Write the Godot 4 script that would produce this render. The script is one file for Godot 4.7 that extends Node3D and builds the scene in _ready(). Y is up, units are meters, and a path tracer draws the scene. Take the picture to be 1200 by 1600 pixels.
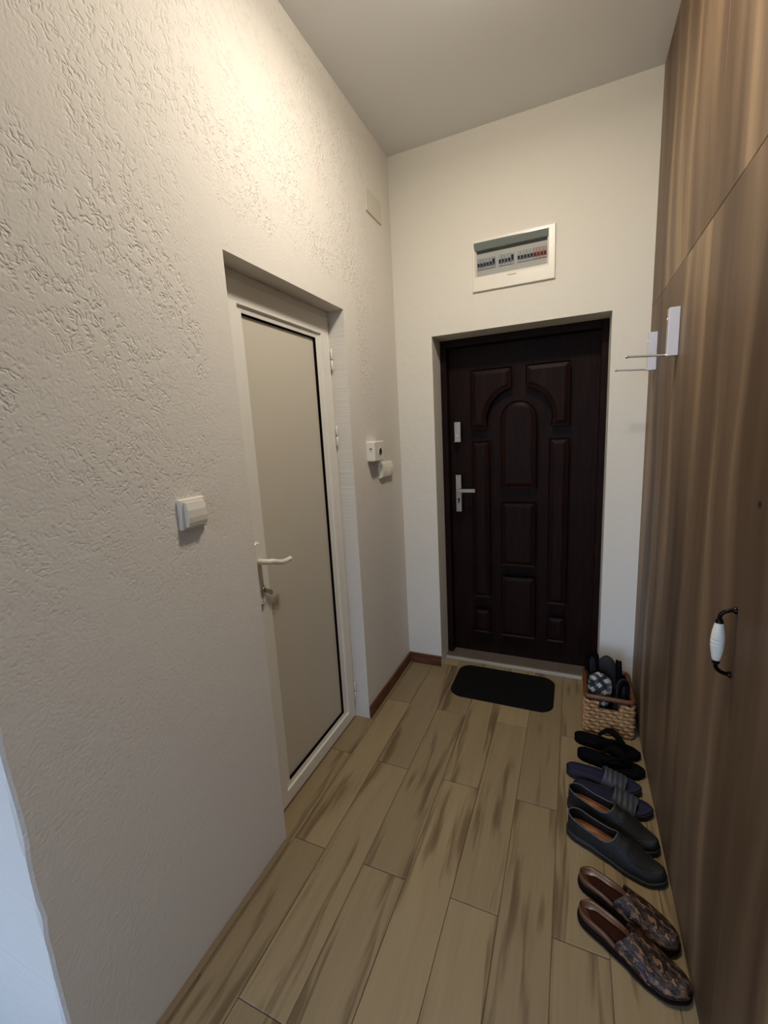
extends Node3D
# A narrow apartment hallway: entry door at z = 0, the hallway runs towards +z, left wall at x = 0, wardrobe front at x = 1.306.

const W := 1.306
const H := 3.022
var X := Transform3D()          # applied to every vertex while a shape is being built
var uvf: Callable               # optional: position -> UV
var no_uv: Callable
var mirror := 1.0              # -1 builds the other foot of a pair
var M := {}

func _ready() -> void:
	# ---------------------------------------------------------------- camera, sky, exposure
	var cam := Camera3D.new()
	cam.name = "camera"
	cam.fov = 99.993
	cam.near = 0.02
	cam.far = 60.0
	cam.transform = Transform3D(Basis(Vector3(0.91629, -0.05277, -0.39702), Vector3(-0.02272, 0.98284, -0.18308), Vector3(0.39986, 0.17677, 0.89937)), Vector3(0.97965, 1.51307, 2.50508))
	add_child(cam)
	cam.current = true
	var env := Environment.new()
	env.background_mode = Environment.BG_SKY
	var sky := Sky.new()
	var psm := ProceduralSkyMaterial.new()
	psm.sky_top_color = Color(0.57, 0.68, 0.87)
	psm.sky_horizon_color = Color(0.77, 0.84, 0.94)
	psm.ground_horizon_color = Color(0.50, 0.52, 0.53)
	psm.ground_bottom_color = Color(0.33, 0.33, 0.32)
	sky.sky_material = psm
	env.sky = sky
	env.background_energy_multiplier = 6.8
	env.tonemap_mode = Environment.TONE_MAPPER_LINEAR
	env.tonemap_exposure = 1.22
	env.sdfgi_enabled = true
	env.ssao_enabled = true
	env.ssil_enabled = true
	var we := WorldEnvironment.new()
	we.name = "world_environment"
	we.environment = env
	add_child(we)

	make_materials()
	build_shell()
	build_floor()
	build_entry_door()
	build_white_door()
	build_trims()
	build_wardrobe()
	build_lamp()
	build_wall_things()
	build_mat()
	build_basket()
	build_shoes()

# ==================================================================== mesh helpers
func st() -> SurfaceTool:
	var s := SurfaceTool.new()
	s.begin(Mesh.PRIMITIVE_TRIANGLES)
	s.set_smooth_group(-1)
	return s

func vtx(s: SurfaceTool, p: Vector3) -> void:
	if uvf.is_valid():
		s.set_uv(uvf.call(p))
	s.add_vertex(X * p)

func tri(s: SurfaceTool, a: Vector3, b: Vector3, c: Vector3, out: Vector3) -> void:
	if (c - a).cross(b - a).dot(out) < 0.0:
		var t := b
		b = c
		c = t
	vtx(s, a)
	vtx(s, b)
	vtx(s, c)

func quad(s: SurfaceTool, a: Vector3, b: Vector3, c: Vector3, d: Vector3, out: Vector3) -> void:
	tri(s, a, b, c, out)
	tri(s, a, c, d, out)

# A box with chamfered edges.
func box(s: SurfaceTool, c: Vector3, size: Vector3, r := 0.001, b := Basis()) -> void:
	var h := size * 0.5
	r = minf(r, minf(h.x, minf(h.y, h.z)) * 0.9)
	s.set_smooth_group(-1)
	var f := func(sx: int, sy: int, sz: int, ax: int) -> Vector3:
		var v := Vector3(sx * (h.x - r), sy * (h.y - r), sz * (h.z - r))
		v[ax] += r * [sx, sy, sz][ax]
		return c + b * v
	for ax in 3:
		var u := (ax + 1) % 3
		var w := (ax + 2) % 3
		for sg in [-1, 1]:
			var q := []
			for k in [[-1, -1], [1, -1], [1, 1], [-1, 1]]:
				var sg3 := [0, 0, 0]
				sg3[ax] = sg
				sg3[u] = k[0]
				sg3[w] = k[1]
				q.append(f.call(sg3[0], sg3[1], sg3[2], ax))
			var o := Vector3()
			o[ax] = sg
			quad(s, q[0], q[1], q[2], q[3], b * o)
		if r <= 0.0:
			continue
		for su in [-1, 1]:
			for sw in [-1, 1]:
				var q := []
				for e in [[-1, u], [1, u], [1, w], [-1, w]]:
					var sg3 := [0, 0, 0]
					sg3[ax] = e[0]
					sg3[u] = su
					sg3[w] = sw
					q.append(f.call(sg3[0], sg3[1], sg3[2], e[1]))
				var o := Vector3()
				o[u] = su
				o[w] = sw
				quad(s, q[0], q[1], q[2], q[3], b * o)
	if r > 0.0:
		for sx in [-1, 1]:
			for sy in [-1, 1]:
				for sz in [-1, 1]:
					tri(s, f.call(sx, sy, sz, 0), f.call(sx, sy, sz, 1), f.call(sx, sy, sz, 2), b * Vector3(sx, sy, sz))

# A box from its two extreme corners.
func bx(s: SurfaceTool, lo: Vector3, hi: Vector3, r := 0.001) -> void:
	box(s, (lo + hi) * 0.5, (hi - lo).abs(), r)

# A skin over rows of points; each row a cross-section.
func loft(s: SurfaceTool, rows: Array, closed: bool, group := 1, hint := Vector3.ZERO) -> void:
	var n: int = rows[0].size()
	var m := n if closed else n - 1
	var sum := 0.0
	for i in rows.size() - 1:
		var mid := Vector3()
		for p in rows[i]:
			mid += p
		mid /= n
		for j in m:
			var a: Vector3 = rows[i][j]
			var b: Vector3 = rows[i][(j + 1) % n]
			var c: Vector3 = rows[i + 1][j]
			var nn := (c - a).cross(b - a)
			sum += nn.dot(hint) if hint != Vector3.ZERO else nn.dot((a + b) * 0.5 - mid)
	s.set_smooth_group(group)
	for i in rows.size() - 1:
		for j in m:
			var a: Vector3 = rows[i][j]
			var b: Vector3 = rows[i][(j + 1) % n]
			var c: Vector3 = rows[i + 1][(j + 1) % n]
			var d: Vector3 = rows[i + 1][j]
			var pts := [a, b, c, a, c, d] if sum < 0.0 else [a, c, b, a, d, c]
			for p in pts:
				vtx(s, p)
	s.set_smooth_group(-1)

func fan(s: SurfaceTool, row: PackedVector3Array, out: Vector3) -> void:
	var mid := Vector3()
	for p in row:
		mid += p
	mid /= row.size()
	s.set_smooth_group(-1)
	for j in row.size():
		tri(s, mid, row[j], row[(j + 1) % row.size()], out)

func tube(s: SurfaceTool, path: Array, radius, sides := 10, closed := false, flat := 1.0, group := 1) -> void:
	var n := path.size()
	var rows := []
	var up := Vector3(0, 1, 0)
	var prev := Vector3()
	for i in n:
		var a: Vector3 = path[(i - 1 + n) % n] if closed else path[maxi(i - 1, 0)]
		var b: Vector3 = path[(i + 1) % n] if closed else path[mini(i + 1, n - 1)]
		var t := (b - a).normalized()
		if i == 0:
			if absf(t.dot(up)) > 0.9:
				up = Vector3(1, 0, 0)
			prev = (up - t * up.dot(t)).normalized()
		else:
			prev = (prev - t * prev.dot(t)).normalized()
		var side := t.cross(prev)
		var r: float = radius[i] if radius is Array else radius
		var row := PackedVector3Array()
		for k in sides:
			var an := TAU * k / sides
			row.append(path[i] + prev * cos(an) * r * flat + side * sin(an) * r)
		rows.append(row)
	if closed:
		rows.append(rows[0])
	loft(s, rows, true, group)
	if not closed:
		fan(s, rows[0], path[0] - path[1])
		fan(s, rows[n - 1], path[n - 1] - path[n - 2])

# A lathed profile of (radius, height) about the axis through c.
func lathe(s: SurfaceTool, prof: Array, c: Vector3, b := Basis(), seg := 24, group := 1) -> void:
	var rows := []
	for p in prof:
		var row := PackedVector3Array()
		for k in seg:
			var an := TAU * k / seg
			row.append(c + b * Vector3(cos(an) * p.x, p.y, sin(an) * p.x))
		rows.append(row)
	# orientation from the enclosed volume
	var sum := 0.0
	for i in rows.size() - 1:
		for j in seg:
			var a: Vector3 = rows[i][j] - c
			var bb: Vector3 = rows[i][(j + 1) % seg] - c
			var d: Vector3 = rows[i + 1][j] - c
			var e: Vector3 = rows[i + 1][(j + 1) % seg] - c
			sum += (e - a).cross(bb - a).dot(a) + (d - a).cross(e - a).dot(a)
	s.set_smooth_group(group)
	for i in rows.size() - 1:
		for j in seg:
			var a: Vector3 = rows[i][j]
			var bb: Vector3 = rows[i][(j + 1) % seg]
			var d: Vector3 = rows[i + 1][j]
			var e: Vector3 = rows[i + 1][(j + 1) % seg]
			var pts := [a, bb, e, a, e, d] if sum > 0.0 else [a, e, bb, a, d, e]
			for p in pts:
				vtx(s, p)
	s.set_smooth_group(-1)
	fan(s, rows[0], rows[0][0] * 0.0 + (b * Vector3(0, prof[0].y - prof[prof.size() - 1].y, 0)))
	fan(s, rows[rows.size() - 1], b * Vector3(0, prof[prof.size() - 1].y - prof[0].y, 0))

func inset(poly: PackedVector2Array, d: float) -> PackedVector2Array:
	var n := poly.size()
	var sg := -1.0 if Geometry2D.is_polygon_clockwise(poly) else 1.0
	var out := PackedVector2Array()
	for i in n:
		var a := (poly[i] - poly[(i - 1 + n) % n]).normalized()
		var b := (poly[(i + 1) % n] - poly[i]).normalized()
		var na := Vector2(-a.y, a.x) * sg
		var nb := Vector2(-b.y, b.x) * sg
		var mi := (na + nb) / maxf(1.0 + na.dot(nb), 0.25)
		out.append(poly[i] + mi * d)
	return out

# Rings of one polygon, each given as (inset, z), joined by flat-shaded bands; the last ring is filled.
func rings(s: SurfaceTool, poly: PackedVector2Array, steps: Array, fill := true, out_fill := Vector3(0, 0, 1)) -> void:
	var prev := PackedVector3Array()
	var n := poly.size()
	s.set_smooth_group(-1)
	var cc := Vector2()
	for p in poly:
		cc += p
	cc /= n
	var last: PackedVector2Array
	for k in steps.size():
		last = inset(poly, steps[k].x)
		var row := PackedVector3Array()
		for p in last:
			row.append(Vector3(p.x, p.y, steps[k].y))
		if k > 0:
			var dz: float = steps[k].y - steps[k - 1].y
			var di: float = steps[k].x - steps[k - 1].x
			for i in n:
				var j := (i + 1) % n
				var e := (poly[j] - poly[i]).normalized()
				var nrm := Vector2(-e.y, e.x) * (-1.0 if Geometry2D.is_polygon_clockwise(poly) else 1.0)   # inward
				var o := Vector3(-nrm.x * dz, -nrm.y * dz, di) * out_fill.z
				quad(s, prev[i], prev[j], row[j], row[i], o)
		prev = row
	if fill:
		var idx := Geometry2D.triangulate_polygon(last)
		for i in range(0, idx.size(), 3):
			tri(s, prev[idx[i]], prev[idx[i + 1]], prev[idx[i + 2]], out_fill)

func rrect(x0: float, y0: float, x1: float, y1: float, r: float, seg := 5) -> PackedVector2Array:
	var p := PackedVector2Array()
	for k in 4:
		var c := Vector2(x1 - r if k == 0 or k == 3 else x0 + r, y1 - r if k < 2 else y0 + r)
		for i in seg + 1:
			var an := PI * 0.5 * (k + float(i) / seg)
			p.append(c + Vector2(cos(an), sin(an)) * r)
	return p

func commit(called: String, s: SurfaceTool, m: Material, parent: Node = self) -> MeshInstance3D:
	s.generate_normals()
	var o := MeshInstance3D.new()
	o.name = called
	o.mesh = s.commit()
	o.material_override = m
	o.cast_shadow = GeometryInstance3D.SHADOW_CASTING_SETTING_ON
	put(o, called, parent)
	return o

func put(o: Node3D, called: String, parent: Node) -> void:
	var nm := called
	var k := 0
	while parent.has_node(nm):
		k += 1
		nm = "%s_%03d" % [called, k]
	o.name = nm
	parent.add_child(o, true)

func thing(called: String, label: String, category: String, at := Vector3.ZERO, turn := 0.0, group := "") -> Node3D:
	var o := Node3D.new()
	put(o, called, self)
	o.position = at
	o.rotation.y = turn
	tag(o, label, category, group)
	return o

func tag(o: Node, label: String, category := "", group := "") -> void:
	o.set_meta("label", label)
	if category:
		o.set_meta("category", category)
	if group:
		o.set_meta("group", group)

func setting(called: String, label: String, category: String, at := Vector3.ZERO) -> Node3D:
	var o := thing(called, label, category, at)
	o.set_meta("kind", "structure")
	return o

func struct(o: Node3D, label: String, category: String) -> void:
	o.set_meta("kind", "structure")
	tag(o, label, category)

# ==================================================================== materials
func mat(c: Color, rough := 0.7, metal := 0.0, spec := 0.5) -> StandardMaterial3D:
	var m := StandardMaterial3D.new()
	m.albedo_color = c
	m.roughness = rough
	m.metallic = metal
	m.metallic_specular = spec
	return m

func noise(freq: float, oct := 3, seed_ := 1, type := FastNoiseLite.TYPE_SIMPLEX_SMOOTH) -> FastNoiseLite:
	var n := FastNoiseLite.new()
	n.noise_type = type
	n.seed = seed_
	n.frequency = freq
	n.fractal_octaves = oct
	return n

func noise_tex(n: FastNoiseLite, size := 256, ramp: Gradient = null) -> NoiseTexture2D:
	var t := NoiseTexture2D.new()
	t.width = size
	t.height = size
	t.seamless = true
	t.noise = n
	if ramp:
		t.color_ramp = ramp
	return t

func ramp(stops: Array) -> Gradient:
	var g := Gradient.new()
	var o := PackedFloat32Array()
	var c := PackedColorArray()
	for p in stops:
		o.append(p[0])
		c.append(p[1])
	g.offsets = o
	g.colors = c
	return g

func bumpy(m: StandardMaterial3D, n: FastNoiseLite, scale: float, cm: float, world := true) -> StandardMaterial3D:
	m.heightmap_enabled = true
	m.heightmap_texture = noise_tex(n)
	m.heightmap_scale = cm
	m.uv1_triplanar = true
	m.uv1_world_triplanar = world
	m.uv1_scale = Vector3.ONE * scale
	return m

func make_materials() -> void:
	# white plaster: the left wall has its own relief, the others a fine one
	M.plaster_left = mat(Color(0.86, 0.84, 0.80), 0.85, 0.0, 0.3)
	M.plaster_left.heightmap_enabled = true
	M.plaster_left.heightmap_texture = plaster_relief()
	M.plaster_left.heightmap_scale = 0.46
	M.plaster = bumpy(mat(Color(0.86, 0.845, 0.80), 0.85, 0.0, 0.3), noise(0.035, 4, 5), 1.6, 0.10)
	M.ceiling = bumpy(mat(Color(0.90, 0.90, 0.895), 0.9, 0.0, 0.2), noise(0.05, 4, 8), 1.6, 0.025)
	M.grout = mat(Color(0.44, 0.38, 0.30), 0.9)
	M.plank = mat(Color.WHITE, 0.42, 0.0, 0.4)
	M.plank.albedo_texture = plank_atlas()
	M.wardrobe = mat(Color.WHITE, 0.5, 0.0, 0.35)
	M.wardrobe.albedo_texture = wardrobe_grain()
	M.wardrobe_in = mat(Color(0.30, 0.25, 0.19), 0.7)
	var dg := noise_tex(noise(0.02, 4, 31), 256, ramp([[0.0, Color(0.085, 0.042, 0.034)], [0.5, Color(0.112, 0.058, 0.046)], [1.0, Color(0.150, 0.082, 0.060)]]))
	M.dark_wood = mat(Color.WHITE, 0.45, 0.0, 0.2)
	M.dark_wood.albedo_texture = dg
	M.dark_wood.uv1_triplanar = true
	M.dark_wood.uv1_scale = Vector3(9, 0.7, 9)
	M.steel = mat(Color(0.62, 0.60, 0.56), 0.35, 0.8)
	M.chrome = mat(Color(0.92, 0.92, 0.92), 0.22, 1.0)
	M.satin = mat(Color(0.83, 0.83, 0.86), 0.35, 0.25)
	M.dark_metal = mat(Color(0.10, 0.065, 0.045), 0.3, 0.8)
	M.black_hole = mat(Color(0.02, 0.02, 0.02), 0.9)
	M.granite = mat(Color.WHITE, 0.5)
	M.granite.albedo_texture = noise_tex(noise(0.16, 2, 12), 256, ramp([[0.25, Color(0.16, 0.13, 0.11)], [0.42, Color(0.46, 0.42, 0.36)], [0.58, Color(0.50, 0.46, 0.40)], [0.72, Color(0.27, 0.23, 0.19)]]))
	M.granite.uv1_triplanar = true
	M.granite.uv1_scale = Vector3.ONE * 5.0
	M.nosing = mat(Color(0.66, 0.63, 0.57), 0.6)
	M.pvc = mat(Color(0.88, 0.87, 0.83), 0.4, 0.0, 0.4)
	M.pvc_panel = mat(Color(0.79, 0.765, 0.70), 0.42, 0.0, 0.4)
	M.white_plastic = mat(Color(0.88, 0.86, 0.81), 0.35, 0.0, 0.5)
	M.gasket = mat(Color(0.03, 0.022, 0.02), 0.8, 0.0, 0.2)
	M.brown_board = mat(Color.WHITE, 0.5)
	M.brown_board.albedo_texture = noise_tex(noise(0.02, 3, 41), 256, ramp([[0.2, Color(0.30, 0.17, 0.10)], [0.8, Color(0.42, 0.26, 0.16)]]))
	M.brown_board.uv1_triplanar = true
	M.brown_board.uv1_scale = Vector3(1.0, 8, 1.0)
	M.bead = mat(Color(0.50, 0.42, 0.31), 0.6)
	M.smoke = mat(Color(0.42, 0.45, 0.42), 0.2, 0.0, 0.5)
	M.breaker = mat(Color(0.50, 0.51, 0.50), 0.5)
	M.blue_plastic = mat(Color(0.04, 0.06, 0.20), 0.4)
	M.red_plastic = mat(Color(0.42, 0.12, 0.07), 0.4)
	M.print = mat(Color(0.25, 0.25, 0.25), 0.6)
	M.rubber = bumpy(mat(Color(0.035, 0.036, 0.036), 0.85, 0.0, 0.3), noise(0.3, 2, 15), 8.0, 0.08)
	M.lamp = mat(Color(0.95, 0.93, 0.88), 0.5)
	M.lamp.emission_enabled = true
	M.lamp.emission = Color(1.0, 0.93, 0.82)
	M.lamp.emission_energy_multiplier = 8.0
	M.wicker = mat(Color.WHITE, 0.65, 0.0, 0.4)
	M.wicker.albedo_texture = noise_tex(noise(0.03, 3, 51), 256, ramp([[0.15, Color(0.42, 0.29, 0.17)], [0.5, Color(0.66, 0.50, 0.32)], [0.85, Color(0.80, 0.65, 0.45)]]))
	M.wicker.uv1_triplanar = true
	M.wicker.uv1_scale = Vector3(6, 18, 6)
	M.rim = mat(Color(0.36, 0.22, 0.12), 0.45)
	M.basket_in = mat(Color(0.10, 0.07, 0.045), 0.9)
	M.glass = mat(Color(0.9, 0.95, 1.0, 0.06), 0.02)
	M.glass.transparency = BaseMaterial3D.TRANSPARENCY_ALPHA
	# footwear
	M.black_foam = mat(Color(0.035, 0.035, 0.055), 0.8, 0.0, 0.2)
	M.black_rubber = mat(Color(0.024, 0.022, 0.021), 0.8, 0.0, 0.2)
	M.navy_foam = mat(Color(0.065, 0.07, 0.20), 0.75)
	M.navy_sole = mat(Color(0.04, 0.042, 0.10), 0.7)
	M.grey_strap = mat(Color(0.24, 0.25, 0.27), 0.6)
	M.loafer = bumpy(mat(Color(0.13, 0.13, 0.122), 0.55, 0.0, 0.45), noise(0.06, 4, 61), 7.0, 0.12, false)
	M.loafer.metallic_specular = 0.3
	M.loafer_sole = mat(Color(0.075, 0.07, 0.06), 0.6)
	M.piping = mat(Color(0.30, 0.31, 0.30), 0.6)
	M.insole = mat(Color.WHITE, 0.6)
	M.insole.albedo_texture = noise_tex(noise(0.03, 3, 63), 128, ramp([[0.2, Color(0.30, 0.17, 0.10)], [0.5, Color(0.50, 0.32, 0.20)], [0.85, Color(0.66, 0.46, 0.32)]]))
	M.insole.uv1_triplanar = true
	M.insole.uv1_scale = Vector3(3, 3, 14)
	M.lining = mat(Color(0.07, 0.05, 0.04), 0.8)
	M.clog_lip = mat(Color(0.34, 0.23, 0.17), 0.3, 0.0, 0.5)
	M.clog_bed = mat(Color(0.19, 0.085, 0.055), 0.6, 0.0, 0.2)
	M.clog_sole = mat(Color(0.085, 0.05, 0.04), 0.7, 0.0, 0.2)
	M.camo = mat(Color.WHITE, 0.45, 0.0, 0.45)
	var cn := noise(0.025, 2, 71)
	cn.domain_warp_enabled = true
	cn.domain_warp_amplitude = 24.0
	cn.domain_warp_frequency = 0.03
	var cr := ramp([[0.0, Color(0.10, 0.05, 0.038)], [0.36, Color(0.13, 0.07, 0.052)], [0.37, Color(0.24, 0.175, 0.14)], [0.52, Color(0.25, 0.185, 0.145)], [0.53, Color(0.11, 0.05, 0.04)], [0.67, Color(0.13, 0.065, 0.05)], [0.68, Color(0.56, 0.42, 0.31)], [1.0, Color(0.60, 0.46, 0.34)]])
	cr.interpolation_mode = Gradient.GRADIENT_INTERPOLATE_CONSTANT
	M.camo.albedo_texture = noise_tex(cn, 256, cr)
	M.camo.uv1_triplanar = true
	M.camo.uv1_scale = Vector3(4.5, 8, 8)
	M.camo.heightmap_enabled = true
	M.camo.heightmap_texture = noise_tex(cn)
	M.camo.heightmap_scale = 0.5
	M.check = mat(Color.WHITE, 0.8)
	M.check.albedo_texture = check_image()
	M.check.uv1_triplanar = true
	M.check.uv1_scale = Vector3.ONE * 18.0
	M.olive = mat(Color(0.075, 0.075, 0.05), 0.8)
	M.charcoal = mat(Color(0.07, 0.072, 0.07), 0.75)

# Trowelled plaster of the left wall: flakes high up and towards the near end, a smooth band round the door and at the corner.
func plaster_relief() -> ImageTexture:
	var w := 1080
	var h := 1512
	var flake := noise(1.0, 2, 3, FastNoiseLite.TYPE_SIMPLEX)
	flake.fractal_type = FastNoiseLite.FRACTAL_RIDGED
	var patch := noise(1.0, 2, 9)
	var fine := noise(1.0, 3, 21)
	var data := PackedByteArray()
	data.resize(w * h)
	for j in h:
		var y := 3.024 * (1.0 - (j + 0.5) / h)
		for i in w:
			var z := 2.16 * (i + 0.5) / w
			# distance outside the door opening (0.639..1.392 x 0..2.087)
			var dx := maxf(maxf(0.639 - z, z - 1.392), 0.0)
			var dy := maxf(y - 2.087, 0.0)
			var near := maxf(dx, dy)
			var mask := smoothstep(0.10, 0.15, near + 0.02 * patch.get_noise_2d(z * 9.0, y * 9.0))
			mask *= smoothstep(0.12, 0.45, z)
			# strokes lean with the trowel
			var u := z * 0.55 + y * 0.83
			var v := -z * 0.83 + y * 0.55
			var wear := patch.get_noise_2d(u * 2.2 + 7.0, v * 5.5)
			mask *= clampf(0.80 + 0.9 * wear, 0.15, 1.0) * (0.16 + 0.84 * smoothstep(0.9, 2.0, y))
			var wv := 0.012 * patch.get_noise_2d(z * 30.0, y * 30.0)
			var f := flake.get_noise_2d((u + wv) * 36.0, (v + wv) * 56.0)
			var g := smoothstep(0.12, 0.45, f) * smoothstep(-0.28, 0.15, patch.get_noise_2d(u * 22.0, v * 30.0))
			var e := 0.4 + 0.10 * fine.get_noise_2d(z * 90.0, y * 90.0) + 0.10 * fine.get_noise_2d(z * 9.0, y * 9.0)
			e += mask * 0.5 * g
			data[j * w + i] = int(clampf(e, 0.0, 1.0) * 255.0)
	return ImageTexture.create_from_image(Image.create_from_data(w, h, false, Image.FORMAT_L8, data))

# Eight wood-look tiles side by side: 128 px across (15.7 cm), 1024 px long (93 cm).
func plank_atlas() -> ImageTexture:
	var n1 := noise(1.0, 3, 101)
	var n2 := noise(1.0, 2, 102)
	var n3 := noise(1.0, 2, 103)
	var w := 1024
	var h := 768
	var data := PackedByteArray()
	data.resize(w * h * 3)
	var light := Vector3(0.582, 0.512, 0.385)
	var dark := Vector3(0.420, 0.350, 0.245)
	for i in w:
		var k := i / 128
		var x := (i % 128) / 128.0
		var tone := 0.93 + 0.14 * fposmod(k * 0.377, 1.0)
		var edge := absf(x - 0.5) * 2.0
		for j in h:
			var y := float(j) / h
			var a := n1.get_noise_2d(x * 1.1 + k * 13.1, y * 0.9 + k * 5.0)
			var b := n2.get_noise_2d(x * 3.4 + k * 3.7 + a * 1.2, y * 1.3)
			var c2 := n1.get_noise_2d(x * 9.0 + k * 17.0 + b * 0.6, y * 4.0)
			var g := n3.get_noise_2d(x * 40.0 + a * 3.0, y * 3.5 + k * 9.0)
			var d := smoothstep(0.10, 0.62, a * 0.75 + b * 0.45 + 0.16 * c2 + 0.22 * (edge - 0.5))
			d = clampf(d * 0.85 + 0.05 * g + 0.10 * b + 0.05 * c2 + 0.08, 0.0, 1.0)
			var c := light.lerp(dark, d) * (tone + 0.045 * g)
			var o := (j * w + i) * 3
			data[o] = int(clampf(c.x, 0, 1) * 255.0)
			data[o + 1] = int(clampf(c.y, 0, 1) * 255.0)
			data[o + 2] = int(clampf(c.z, 0, 1) * 255.0)
	return ImageTexture.create_from_image(Image.create_from_data(w, h, false, Image.FORMAT_RGB8, data))

# Vertical brown oak figure for the wardrobe fronts: 2.0 m across, 3.03 m high.
func wardrobe_grain() -> ImageTexture:
	var n1 := noise(1.0, 2, 201)
	var n2 := noise(1.0, 3, 202)
	var n3 := noise(1.0, 2, 203)
	var w := 900
	var h := 768
	var data := PackedByteArray()
	data.resize(w * h * 3)
	var pale := Vector3(0.555, 0.465, 0.360)
	var mid := Vector3(0.415, 0.338, 0.258)
	var deep := Vector3(0.315, 0.245, 0.178)
	for i in w:
		var x := 2.0 * i / w
		for j in h:
			var y := 3.03 * (1.0 - float(j) / h)
			if y > 2.034:
				y += 5.0
			var wob := n1.get_noise_2d(x * 1.5, y * 0.8) * 0.06
			var a := n1.get_noise_2d((x + wob) * 4.2, y * 0.30)
			var b := n2.get_noise_2d((x + wob) * 10.0, y * 0.5 + 3.0)
			var g := n3.get_noise_2d(x * 60.0, y * 5.0)
			var t := clampf(0.48 + 0.75 * a + 0.25 * b, 0.0, 1.0)
			var c := deep.lerp(mid, smoothstep(0.0, 0.5, t)).lerp(pale, smoothstep(0.50, 0.95, t)) * (1.0 + 0.035 * g)
			# one small knot
			var kd := Vector2((x - 1.487) * 1.0, (y - 1.347) * 1.4).length()
			c *= 1.0 - 0.6 * (1.0 - smoothstep(0.004, 0.013, kd))
			var o := (j * w + i) * 3
			data[o] = int(clampf(c.x, 0, 1) * 255.0)
			data[o + 1] = int(clampf(c.y, 0, 1) * 255.0)
			data[o + 2] = int(clampf(c.z, 0, 1) * 255.0)
	return ImageTexture.create_from_image(Image.create_from_data(w, h, false, Image.FORMAT_RGB8, data))

func check_image() -> ImageTexture:
	var im := Image.create(64, 64, false, Image.FORMAT_RGB8)
	for j in 64:
		for i in 64:
			var a := ((i + j) / 32) % 2 + ((i - j + 64) / 32) % 2
			var c: Color = [Color(0.03, 0.03, 0.03), Color(0.13, 0.14, 0.13), Color(0.72, 0.72, 0.70)][a]
			im.set_pixel(i, j, c * (0.92 + 0.08 * float((i + j) % 3) / 2.0))
	return ImageTexture.create_from_image(im)

# ==================================================================== room shell
func build_shell() -> void:
	# left wall, 22 cm thick, with the white door's opening
	uvf = func(p: Vector3) -> Vector2: return Vector2(p.z / 2.16, 1.0 - p.y / 3.024)
	var s := st()
	bx(s, Vector3(-0.22, 0, -0.22), Vector3(0, H, 0.639), 0)
	bx(s, Vector3(-0.22, 2.087, 0.639), Vector3(0, H, 1.392), 0)
	# near pier with a lumpy hand-plastered corner
	var rng := RandomNumberGenerator.new()
	rng.seed = 4
	var rows := []
	var ys := 64
	for i in ys + 1:
		var y := H * i / ys
		var j := rng.randf_range(-0.0025, 0.0025)
		rows.append(PackedVector3Array([Vector3(-0.22, y, 1.392), Vector3(0, y, 1.392), Vector3(0, y, 2.136 + j), Vector3(-0.003, y, 2.143 + j), Vector3(-0.010, y, 2.146), Vector3(-0.22, y, 2.146)]))
	loft(s, rows, true, -1)
	var o := commit("wall_left", s, M.plaster_left)
	struct(o, "left hallway wall in off-white trowelled plaster with rough flakes", "wall")
	uvf = no_uv

	# end wall round the entry door
	s = st()
	bx(s, Vector3(0, 0, -0.30), Vector3(0.223, H, 0), 0)
	bx(s, Vector3(1.140, 0, -0.30), Vector3(2.1, H, 0), 0)
	bx(s, Vector3(0.223, 2.05, -0.30), Vector3(1.140, H, 0), 0)
	o = commit("wall_back", s, M.plaster)
	struct(o, "plain white end wall around the dark entry door", "wall")

	s = st()
	bx(s, Vector3(1.90, 0, 0), Vector3(2.1, H, 5.2), 0)
	o = commit("wall_right", s, M.plaster)
	struct(o, "right wall behind the wardrobe", "wall")

	# the wall that turns off to the left at the near end, and the room behind the camera
	s = st()
	bx(s, Vector3(-2.6, 0, 1.946), Vector3(-0.22, H, 2.146), 0)
	o = commit("wall_return", s, M.plaster)
	struct(o, "pale wall face turning left past the plastered corner, lit by daylight", "wall")
	s = st()
	bx(s, Vector3(-2.8, 0, 1.946), Vector3(-2.6, H, 5.2), 0)
	o = commit("wall_side", s, M.plaster)
	struct(o, "side wall of the room behind the hallway", "wall")
	s = st()
	bx(s, Vector3(-2.6, 0, 5.0), Vector3(-2.2, H, 5.2), 0)
	bx(s, Vector3(1.3, 0, 5.0), Vector3(1.9, H, 5.2), 0)
	bx(s, Vector3(-2.2, 0, 5.0), Vector3(1.3, 0.3, 5.2), 0)
	bx(s, Vector3(-2.2, 2.6, 5.0), Vector3(1.3, H, 5.2), 0)
	o = commit("wall_front", s, M.plaster)
	struct(o, "window wall behind the hallway", "wall")
	var win := setting("window_1", "white framed window in the room behind", "window", Vector3(-0.45, 0.3, 5.1))
	s = st()
	for x in [-1.72, -0.58, 0.58, 1.72]:
		bx(s, Vector3(x - 0.03, 0, -0.03), Vector3(x + 0.03, 2.3, 0.03), 0.004)
	for y in [0.03, 2.27]:
		bx(s, Vector3(-1.75, y - 0.03, -0.028), Vector3(1.75, y + 0.03, 0.028), 0.004)
	commit("frame", s, M.pvc, win)
	for x in [-1.15, 0.0, 1.15]:
		s = st()
		bx(s, Vector3(x - 0.54, 0.06, -0.002), Vector3(x + 0.54, 2.24, 0.002), 0)
		commit("pane", s, M.glass, win)

	s = st()
	bx(s, Vector3(-2.8, H, -0.3), Vector3(2.1, H + 0.2, 5.2), 0)
	o = commit("ceiling", s, M.ceiling)
	struct(o, "plain matt white ceiling above the hallway", "ceiling")
	# closes the shaft behind the white door
	s = st()
	bx(s, Vector3(-0.42, 0, -0.22), Vector3(-0.24, H, 1.94), 0)
	o = commit("wall_inner", s, M.plaster)
	struct(o, "inner wall behind the white door", "wall")

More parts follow.
